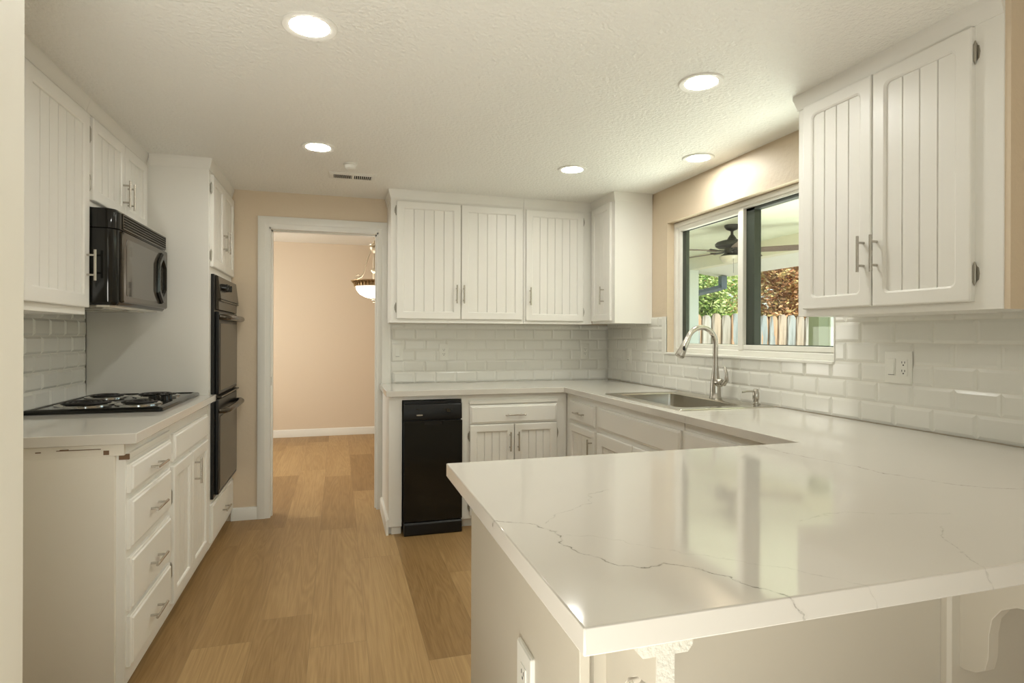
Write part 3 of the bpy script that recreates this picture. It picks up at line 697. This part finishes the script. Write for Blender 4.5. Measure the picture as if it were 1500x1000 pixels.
b = MB(fP); b.cyl((.688, .024, .800), (.688, .042, .800), .014, .012, 18); b.prism([(.674, .807), (.678, .813), (.703, .793), (.699, .787)], 1, .038, .046); build('dial', b, bronze, cpn)
b = MB(fP); b.loft([[(x, n, z) for x, z in rr(.404, .784, .085, .734, .006)] for n in (0, .030)]); dr = build('bin_front', b, blackg, tc, bevel=.002)
b = MB(fP); b.box(.535, .650, .029, .0315, .708, .726); build('pull_recess', b, slot, dr)
b = MB(fP); b.loft([[(a, n, z) for n, z in ((-.03, .0), (.040, .0), (.046, .010), (.044, .072), (.036, .082), (-.03, .082))] for a in (.405, .780)]); build('toe_pedal', b, blackm, tc, bevel=.002)

# ---- right base (behind the peninsula)
fR = onR(1.540); DR = XW-1.540-.012
r1 = thing('base_cabinet', (1.84, 3.55, 0), 'narrow white base cabinet with drawer over door, in the far corner', 'cabinet')
carcass(r1, fR, 3.335, 3.850, .06, .892, DR)
drawer(r1, fR, 3.352, 3.762, .713, .848); door(r1, fR, 3.352, 3.762, .09, .690, st=.05, beads=4, pull=(3.385, .575))
r2 = thing('sink_base_cabinet', (1.84, 2.85, 0), 'white sink base cabinet with a wide false drawer front below the steel sink', 'cabinet')
b = MB(fR); b.box(2.385, 3.333, -DR, 0, .06, .70); b.box(2.385, 3.333, -.03, 0, .69, .892); b.box(2.385, 2.405, -DR, 0, .69, .892); b.box(3.313, 3.333, -DR, 0, .69, .892); build('carcass', b, paint, r2, bevel=.0015)
drawer(r2, fR, 2.400, 3.308, .720, .848, pull=False, name='false_front')
door(r2, fR, 2.40, 2.850, .09, .695, st=.075, beads=4, t=.022); door(r2, fR, 2.858, 3.305, .09, .695, st=.075, beads=4, t=.022)
r3 = thing('base_cabinet', (1.84, 2.0, 0), 'white base cabinet right of the sink base, mostly hidden by the peninsula', 'cabinet')
carcass(r3, fR, 1.60, 2.383, .06, .892, DR)
drawer(r3, fR, 1.68, 2.372, .700, .856); door(r3, fR, 1.70, 2.372, .09, .690, st=.05, beads=5)

# ---- peninsula
pn = thing('peninsula_base', (.9, 1.2, 0), 'tan painted peninsula base holding the large quartz countertop, bottom right', 'peninsula')
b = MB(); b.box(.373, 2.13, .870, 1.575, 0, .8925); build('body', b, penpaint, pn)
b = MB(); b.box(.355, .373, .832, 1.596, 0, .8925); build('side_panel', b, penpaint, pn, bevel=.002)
def corbel(x, label, extras=False):
    c = thing('corbel', (x, .870, .70), label, 'bracket', 'bar overhang corbels')
    b = MB(); prof = [(.8695, .863), (.8695, .655), (.862, .648), (.845, .646), (.822, .652), (.806, .664), (.800, .690), (.799, .735), (.794, .765), (.778, .790), (.752, .806), (.722, .812), (.700, .818), (.700, .863)]
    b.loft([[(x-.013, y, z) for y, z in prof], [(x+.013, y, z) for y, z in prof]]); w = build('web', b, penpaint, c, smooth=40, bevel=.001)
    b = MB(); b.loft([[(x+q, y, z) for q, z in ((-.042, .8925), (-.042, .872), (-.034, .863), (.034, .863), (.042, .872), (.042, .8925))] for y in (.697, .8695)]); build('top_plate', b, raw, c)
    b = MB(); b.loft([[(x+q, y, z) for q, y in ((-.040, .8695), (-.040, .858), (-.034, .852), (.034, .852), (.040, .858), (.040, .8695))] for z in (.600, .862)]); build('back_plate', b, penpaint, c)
    if extras:
        b = MB(); b.box(x-.0135, x+.0135, .697, .6995, .80, .863); build('raw_front', b, raw, c)
        b = MB(); b.box(x-.037, x-.0135, .780, .815, .838, .862); build('cleat', b, raw, c, bevel=.004)
        b = MB(); b.tube([(x-.012, .762, .778), (x-.016, .762, .778), (x-.019, .762, .778)], [.014, .013, .008], 20)
        build('screw_cap', b, plastic, c)
    return c
corbel(.422, 'corbel with bare white front edge under the near left corner of the bar counter', True)
corbel(1.178, 'curved tan corbel under the bar counter at the right edge')
# outlet on the peninsula end
def cover(name, f, a, z, w, h, label, cat, kind='outlet', group=None, t=.006, par=None):
    o = thing(name, f(a, 0, z), label, cat, group)
    b = MB(f); b.loft([[(x, n, zz) for x, zz in rr(a-w/2+d, a+w/2-d, z-h/2+d, z+h/2-d, .004)] for d, n in ((0, 0), (0, t*.6), (.003, t))]); build('cover_plate', b, plastic, o)
    def rocker(c):
        b = MB(f); b.box(c-.017, c+.017, t, t+.0025, z-.034, z+.034); build('rocker_frame', b, plastic, o, bevel=.001)
        b = MB(f); b.loft([[(x, n, zz) for x, n, zz in ((c-.0125, t+.0025, z-.029), (c+.0125, t+.0025, z-.029), (c+.0125, t+.0025, z+.029), (c-.0125, t+.0025, z+.029))], [(c-.0125, t+.007, z-.029), (c+.0125, t+.007, z-.029), (c+.0125, t+.003, z+.029), (c-.0125, t+.003, z+.029)]]); build('rocker', b, plastic, o)
        b = MB(f); b.box(c-.0135, c+.0135, t, t+.003, z-.0315, z-.0295); build('shadow_gap', b, slot, o)
    def recept(c):
        b = MB(f); b.loft([[(x, n, zz) for x, zz in rr(c-.0165, c+.0165, z-.033, z+.033, .002)] for n in (t-.001, t+.002)]); r_ = build('receptacle', b, plastic, o)
        b = MB(f)
        for s in (-1, 1):
            for q in (-.0062, .0062): b.box(c+q-.0012, c+q+.0012, t+.0015, t+.0024, z+s*.0165, z+s*.0165+.008)
            b.box(c-.0024, c+.0024, t+.0015, t+.0024, z+s*.0165-.009, z+s*.0165-.004)
        build('slots', b, slot, r_)
    if kind == 'switch': rocker(a)
    elif kind == 'outlet': recept(a)
    else: rocker(a+w*.22); recept(a-w*.22)
    return o
YT = YB-.0078
cover('light_switch', onB(YT), .421, 1.160, .080, .128, 'white single light switch on the far tile nearest the doorway', 'light switch', 'switch')
cover('wall_outlet', onB(YT), .769, 1.160, .074, .126, 'white outlet on the far tile above the compactor', 'outlet')
cover('wall_outlet', onB(YT), 1.933, 1.160, .074, .126, 'white outlet on the far tile near the corner', 'outlet')
cover('light_switch', onR(XW-.0078), 4.068, 1.135, .085, .12, 'white switch on the right tile in the corner, left of the window', 'light switch', 'switch')
cover('wall_outlet', onR(XW-.0078), 1.806, 1.168, .118, .128, 'white two-gang plate with switch and outlet right of the window', 'outlet', 'combo')
cover('wall_outlet', onR(.355), 1.090, .615, .090, .135, 'white outlet on the tan end of the peninsula below the counter', 'outlet', 'outlet', t=.008)

# ---- sink
sk = thing('kitchen_sink', (1.84, 2.885, .93), 'stainless steel drop-in sink below the window', 'sink')
SX0, SX1, SY0, SY1 = 1.567, 2.122, 2.470, 3.300; BX0, BX1, BY0, BY1 = 1.628, 2.0, 2.560, 3.235
def rrz(x0, x1, y0, y1, r, z, n=6): return [(x, y, z) for x, y in rr(x0, x1, y0, y1, r, n)]
b = MB(); b.loft([rrz(SX0, SX1, SY0, SY1, .015, .9302), rrz(SX0+.001, SX1-.001, SY0+.001, SY1-.001, .015, .934), rrz(SX0+.006, SX1-.006, SY0+.006, SY1-.006, .012, .9365), rrz(SX0+.012, SX1-.012, SY0+.012, SY1-.012, .012, .935),
   rrz(BX0-.008, BX1+.008, BY0-.008, BY1+.008, .045, .935), rrz(BX0, BX1, BY0, BY1, .04, .929), rrz(BX0+.003, BX1-.003, BY0+.003, BY1-.003, .04, .78), rrz(BX0+.02, BX1-.02, BY0+.02, BY1-.02, .05, .735), rrz(BX0+.06, BX1-.06, BY0+.06, BY1-.06, .05, .728)], cap0=False)
build('basin', b, steel, sk, smooth=50)
b = MB(); b.lathe([(.045, .728), (.045, .7315), (.035, .7315), (.03, .729)], (1.83, 2.9, 0), 28); build('drain', b, chrome, sk)
fa = thing('kitchen_faucet', (2.055, 2.88, .9352), 'tall brushed nickel gooseneck faucet at the sink', 'faucet')
fx0, fy0 = 2.058, 2.880
b = MB(); b.lathe([(.034, .9352), (.034, .942), (.031, .947), (.030, .975), (.027, 1.02), (.022, 1.06), (.018, 1.095), (.016, 1.12)], (fx0, fy0, 0), 28); build('body', b, nickel, fa, smooth=50)
dx, dy = -1.0, .0
pts = [(fx0, fy0, 1.11), (fx0, fy0, 1.24)]; R_ = .0925
for k in range(1, 14):
    a = math.radians(k*158/13); pts.append((fx0-R_+R_*math.cos(a), fy0, 1.245+R_*math.sin(a)))
b = MB(); b.tube(pts, .0145, 16); build('spout', b, nickel, fa, smooth=60)
e = Vector(pts[-1]); d = (Vector(pts[-1])-Vector(pts[-2])).normalized()
b = MB(); q = [e-d*.004, e+d*.004, e+d*.006, e+d*.06, e+d*.115, e+d*.120]; b.tube(q, [.0155, .0155, .016, .020, .027, .024], 20); sh = build('spray_head', b, nickel, fa, smooth=45)
b = MB(); q = e+d*.068+Vector((-.006, -.019, -.003)); b.lathe([(.001, -.004), (.009, -.003), (.012, 0), (.009, .003), (.001, .004)], (0, 0, 0), 14)
for v_ in b.bm.verts: p = v_.co.copy(); v_.co = q+Vector((p.x*.8, p.z, p.y*1.5))
build('spray_button', b, blackm, sh)
b = MB(); b.tube([(fx0, fy0-.005, 1.025), (fx0, fy0-.05, 1.028), (fx0, fy0-.058, 1.028)], [.021, .024, .018], 18); hb = build('handle_hub', b, nickel, fa, smooth=50)
b = MB(); b.tube([(fx0+.002, fy0-.045, 1.018), (fx0+.005, fy0-.072, 1.022), (fx0+.007, fy0-.090, 1.045), (fx0+.007, fy0-.088, 1.080), (fx0+.006, fy0-.078, 1.110), (fx0+.006, fy0-.076, 1.120)], [.012, .013, .0125, .010, .008, .005], 12); build('lever', b, nickel, hb, smooth=60)
so = thing('soap_dispenser', (2.085, 2.575, .9352), 'small brushed nickel soap dispenser right of the faucet', 'soap dispenser')
b = MB(); b.lathe([(.023, .9352), (.023, .939), (.015, .943), (.013, .955), (.0165, .962), (.0165, .995), (.013, 1.004), (.0125, 1.012), (.009, 1.015)], (2.085, 2.575, 0), 22); build('pump_body', b, nickel, so, smooth=50)
b = MB(); b.tube([(2.085, 2.575, 1.003), (2.03, 2.578, 1.003), (2.005, 2.58, .999)], [.0052, .0046, .004], 10); build('nozzle', b, nickel, so, smooth=60)

# ------------------------------------------------------------------ ceiling fixtures
spots = [(-.093, 2.020, 'recessed ceiling light nearest the camera, above the left aisle'),
         (1.374, 2.020, 'recessed ceiling light nearest the right wall cabinet, above the peninsula'),
         (-.108, 3.310, 'recessed ceiling light just in front of the smoke detector and vent'),
         (1.352, 3.307, 'recessed ceiling light in front of the far wall cabinets'),
         (1.943, 2.882, 'recessed ceiling light right above the sink window')]
for x, y, lab in spots:
    o = thing('recessed_light', (x, y, CZ), lab, 'ceiling light', 'recessed kitchen lights')
    b = MB(); b.lathe([(.088, 0), (.088, -.004), (.084, -.007), (.068, -.0055), (.063, -.0045), (.063, 0)], (x, y, CZ), 48); build('trim_ring', b, trimm, o, smooth=40)
    b = MB(); b.lathe([(.0628, -.0030), (.060, -.0036), (.03, -.0038)], (x, y, CZ), 48); build('diffuser', b, lampm, o)
vt = thing('ceiling_vent', (.082, 3.852, CZ), 'cream slotted air vent in the ceiling near the doorway', 'vent')
b = MB(); vx0, vx1, vy0, vy1 = -.062, .226, 3.785, 3.930
b.loft([[(x, y, z) for x, y in rr(vx0+d, vx1-d, vy0+d, vy1-d, .003)] for d, z in ((0, CZ), (0, CZ-.003), (.006, CZ-.007))]); build('vent_frame', b, trimm, vt)
b = MB(); b.box(-.032, .078, 3.820, 3.897, CZ-.0075, CZ-.0068); b.box(.092, .200, 3.820, 3.897, CZ-.0075, CZ-.0068); build('duct_opening', b, slot, vt)
b = MB()
for k in range(9):
    for x0 in (-.026, .098): b.box(x0+k*.012, x0+k*.012+.0035, 3.820, 3.897, CZ-.011, CZ-.0072)
build('louvres', b, trimm, vt)
sd = thing('smoke_detector', (.063, 3.585, CZ), 'small round white detector on the ceiling beside the vent', 'smoke detector')
b = MB(); b.lathe([(.040, 0), (.040, -.006), (.034, -.010), (.030, -.026), (.022, -.032), (.006, -.034)], (.063, 3.585, CZ), 28); build('housing', b, plastic, sd)

# ------------------------------------------------------------------ chandelier in the dining room
ch = thing('chandelier', (.337, 6.0, 1.61), 'brass bowl chandelier glowing in the room beyond the doorway', 'chandelier')
cx, cy = .337, 6.0
b = MB(); b.lathe([(.180, 1.775), (.176, 1.760), (.165, 1.725), (.135, 1.690), (.09, 1.665), (.04, 1.652), (.01, 1.650)], (cx, cy, 0), 40); build('glass_bowl', b, bowlm, ch, smooth=60)
b = MB(); b.lathe([(.178, 1.765), (.184, 1.770), (.186, 1.795), (.205, 1.812), (.224, 1.818), (.224, 1.824), (.200, 1.824), (.176, 1.800), (.172, 1.775)], (cx, cy, 0), 40, cap0=False, cap1=False)
for k in range(36):
    a = k*math.pi/18; b.tube([(cx+.186*math.cos(a), cy+.186*math.sin(a), 1.766), (cx+.192*math.cos(a), cy+.192*math.sin(a), 1.795), (cx+.212*math.cos(a), cy+.212*math.sin(a), 1.813)], [.006, .007, .005], 6)
build('rim', b, copper, ch)
b = MB(); b.lathe([(.004, 1.600), (.012, 1.608), (.008, 1.618), (.024, 1.630), (.018, 1.640), (.028, 1.648), (.028, 1.655)], (cx, cy, 0), 20); build('finial', b, silverm, ch)
b = MB(); b.lathe([(.012, 1.66), (.012, 1.90), (.03, 1.915), (.034, 1.93), (.012, 1.95), (.010, 2.10), (.022, 2.115), (.040, 2.135), (.045, 2.155), (.022, 2.165), (.048, 2.178), (.050, 2.186), (.016, 2.20), (.008, 2.225)], (cx, cy, 0), 20); build('stem', b, silverm, ch)
for k in range(3):
    a = math.radians(190+k*120); c_, s_ = math.cos(a), math.sin(a); b = MB()
    P_ = [(.19, 1.82), (.165, 1.84), (.125, 1.86), (.10, 1.90), (.085, 1.96), (.06, 2.05), (.035, 2.12)]
    b.tube([(cx+r*c_, cy+r*s_, z) for r, z in P_], [.007, .008, .008, .007, .006, .006, .006], 8)
    sc = [(.155+.028*math.cos(t*.5), 1.852+.028*math.sin(t*.5)) for t in range(12)]
    b.tube([(cx+r*c_, cy+r*s_, z) for r, z in sc], .006, 8); build('arm', b, silverm, ch, smooth=60)
b = MB()
for k in range(7):
    z = 2.235+k*.030; t = k % 2
    lp = [(cx+(.008*math.cos(q*math.pi/5) if t else 0), cy+(0 if t else .008*math.cos(q*math.pi/5)), z+.018*math.sin(q*math.pi/5)) for q in range(11)]
    b.tube(lp, .0022, 6)
b.lathe([(.05, 2.45), (.05, 2.44), (.02, 2.42)], (cx, cy, 0), 20)
build('chain', b, silverm, ch)

# ------------------------------------------------------------------ outside
GZ = -.18
b = MB(); b.box(2.305, 16, -6, 14, GZ-.1, GZ); struct('ground', b, concrete, 'concrete patio ground outside the window', smooth=0)
b = MB(); b.box(2.305, 4.97, -3, 7.6, 2.42, 2.5); struct('patio_ceiling', b, pceil, 'pale green patio ceiling outside the window', smooth=0)
b = MB(); b.box(4.83, 4.97, -3, 7.515, 2.235, 2.42); o = build('patio_beam', b, beamm); tag(o, 'cream beam along the edge of the patio ceiling outside', 'beam')
b = MB(); b.loft([[(4.972, y, 2.235), (5.5, y, 2.165), (5.52, y, 2.165), (5.52, y, 2.24), (4.972, y, 2.40)] for y in (-3, 7.6)]); o = build('eave', b, soffit); tag(o, 'bright white eave beyond the patio beam', 'eave')
b = MB(); b.box(4.82, 4.97, 7.35, 7.50, GZ, 2.2345); o = build('patio_post', b, palepost, loc=(4.9, 7.42, GZ), bevel=.005); tag(o, 'pale post seen at the left edge of the window', 'post')
pp = thing('patio_post', (4.9, 5.07, GZ), 'sage green post low in the right end of the window', 'post')
b = MB(); b.box(4.83, 4.97, 5.0, 5.14, GZ, 2.2345); build('post_shaft', b, sage, pp)
b = MB(); b.box(4.972, 5.03, 4.985, 5.06, GZ, 2.2); build('lit_side_strip', b, palepost, pp, label='pale blue strip, the lit side of the post put into colour')  # separate pale strip stands in for the post's lit side
b = MB(); b.tube([(4.99, 7.40, 1.905), (5.40, 7.40, 2.00)], .042, 4); b.box(5.36, 5.45, 7.36, 7.44, 1.975, 2.166); o = build('downspout', b, gutterm, loc=(5.4, 7.4, 2.0)); tag(o, 'dark blue-grey downspout elbow between the eave and the pale post', 'downspout')
# ceiling fan
fn = thing('ceiling_fan', (3.85, 5.12, 2.42), 'dark bronze patio ceiling fan seen through the window', 'ceiling fan')
hx, hy = 3.850, 5.12
b = MB(); b.lathe([(.075, 2.42), (.075, 2.40), (.055, 2.375), (.025, 2.362), (.014, 2.355)], (hx, hy, 0), 28); build('canopy', b, fanm, fn, smooth=50)
b = MB(); b.lathe([(.014, 2.36), (.014, 2.325), (.030, 2.305), (.048, 2.275), (.052, 2.262)], (hx, hy, 0), 24); build('downrod', b, fanm, fn, smooth=50)
b = MB(); b.lathe([(.05, 2.265), (.10, 2.262), (.150, 2.245), (.165, 2.228), (.162, 2.205), (.135, 2.188), (.075, 2.18), (.075, 2.13), (.10, 2.115), (.125, 2.100)], (hx, hy, 0), 36); build('motor', b, fanm, fn, smooth=50)
b = MB(); b.lathe([(.125, 2.100), (.118, 2.075), (.085, 2.045), (.045, 2.030), (.01, 2.026)], (hx, hy, 0), 32); build('globe', b, globe, fn, smooth=60)
b = MB(); b.tube([(hx+.02, hy-.09, 2.12), (hx+.02, hy-.09, 1.86)], .0015, 5); b.tube([(hx-.05, hy-.09, 2.12), (hx-.05, hy-.09, 1.92)], .0015, 5); build('pull_chain', b, fanm, fn)
for k in range(5):
    a = math.radians(174+k*72); c_, s_ = math.cos(a), math.sin(a)
    def P(r, w, z): return (hx+r*c_-w*s_, hy+r*s_+w*c_, z)
    b = MB(); b.loft([[P(.07, -.02, 2.150), P(.07, .02, 2.150), P(.07, .02, 2.158), P(.07, -.02, 2.158)], [P(.16, -.025, 2.145), P(.16, .025, 2.150), P(.16, .025, 2.158), P(.16, -.025, 2.153)], [P(.26, -.035, 2.146), P(.26, .035, 2.160), P(.26, .035, 2.166), P(.26, -.035, 2.152)]]); ir = build('blade_iron', b, fanm, fn)
    b = MB(); b.loft([[P(r, -w, 2.152+t*.2*w/.065), P(r, w, 2.152-t*.2*w/.065), P(r, w, 2.159-t*.2*w/.065), P(r, -w, 2.159+t*.2*w/.065)] for r, w, t in ((.20, .052, .07), (.30, .062, .07), (.55, .07, .07), (.64, .066, .07), (.665, .045, .07))]); build('blade', b, blade, fn, label='walnut blade')
# fence: each picket stands on its own
pick = None
FX0 = 4.6; PW = .178; NP = 42
for i in range(NP):
    x = FX0+i*PW
    if i == 0:
        b = MB(); w = .083; top = 0
        out = [(-w, 0), (w, 0), (w, 1.73), (w*.82, 1.78), (w*.45, 1.805), (-w*.45, 1.805), (-w*.82, 1.78), (-w, 1.73)]
        b.prism(out, 1, -.009, .009)
        pick = build('fence_picket', b, cedar, loc=(0, 0, 0), smooth=0); o = pick
    else:
        o = pick.copy(); COL.objects.link(o)
    o.location = (x, 7.92+random.uniform(-.004, .004), GZ+random.uniform(-.02, .02)); 
    tag(o, 'weathered dog-ear cedar picket in the backyard fence', 'fence picket', 'cedar fence pickets')
b = MB(); b.box(4.5, 12, 7.935, 7.975, .25, .34); b.box(4.5, 12, 7.935, 7.975, 1.2, 1.29); o = build('fence_rail', b, cedar); tag(o, 'rear rails carrying the cedar fence pickets', 'fence rail')
b = MB(); b.box(2.31, 2.36, 4.6, 5.0, GZ, 2.41); b.bm.free()
def bush(name, label, cat, mat, blobs, n, size, trunk=None):
    root = thing(name, (blobs[0][0], blobs[0][1], GZ), label, cat)
    bm = bmesh.new()
    tot = sum(r[3]**2 for r in blobs)
    for bx, by, bz, br in blobs:
        for _ in range(int(n*br**2/tot)):
            while True:
                p = Vector((random.uniform(-1, 1), random.uniform(-1, 1), random.uniform(-1, 1)))
                if .45 < p.length < 1: break
            c = Vector((bx, by, bz))+p*br
            u = Vector((random.gauss(0, 1), random.gauss(0, 1), random.gauss(0, 1))).normalized(); w = u.orthogonal().normalized(); s = size*random.uniform(.6, 1.3)
            vs = [bm.verts.new(c+u*s), bm.verts.new(c+w*s*.45), bm.verts.new(c-u*s), bm.verts.new(c-w*s*.45)]; bm.faces.new(vs)
    q = MB(); q.bm.free(); q.bm = bm; build('foliage', q, mat, root, smooth=0)
    if trunk:
        q = MB()
        for x, y, z0, z1, r in trunk: q.tube([(x, y, z0), (x+.05, y, (z0+z1)/2), (x-.05, y+.05, z1)], [r, r*.8, r*.4], 8)
        build('trunk', q, bark, root)
    return root
bush('hedge', 'bright green hedge behind the fence, left pane of the window', 'hedge', greenleaf,
     [(4.9+.5*i, 8.9+.2*(i % 2), 1.2+.9*j+.15*(i % 2), .62) for i in range(4) for j in range(2)], 30000, .042, [(5.2, 9.0, GZ, 2.0, .06), (6.4, 9.0, GZ, 2.0, .06)])
bush('autumn_tree', 'reddish-gold autumn tree behind the fence, right pane of the window', 'tree', redleaf,
     [(7.85+.6*i, 9.0+.3*((i+j) % 2), 1.3+.7*j, .62) for i in range(5) for j in range(3)], 34000, .05, [(9.2, 9.3, GZ, 2.6, .10)])
bush('background_tree', 'tall russet tree far behind the fence', 'tree', redleaf,
     [(6+1.6*i, 14, 2.2+(i % 2)*.6, 1.6) for i in range(8)], 16000, .11, [(9, 14, GZ, 3, .15)])
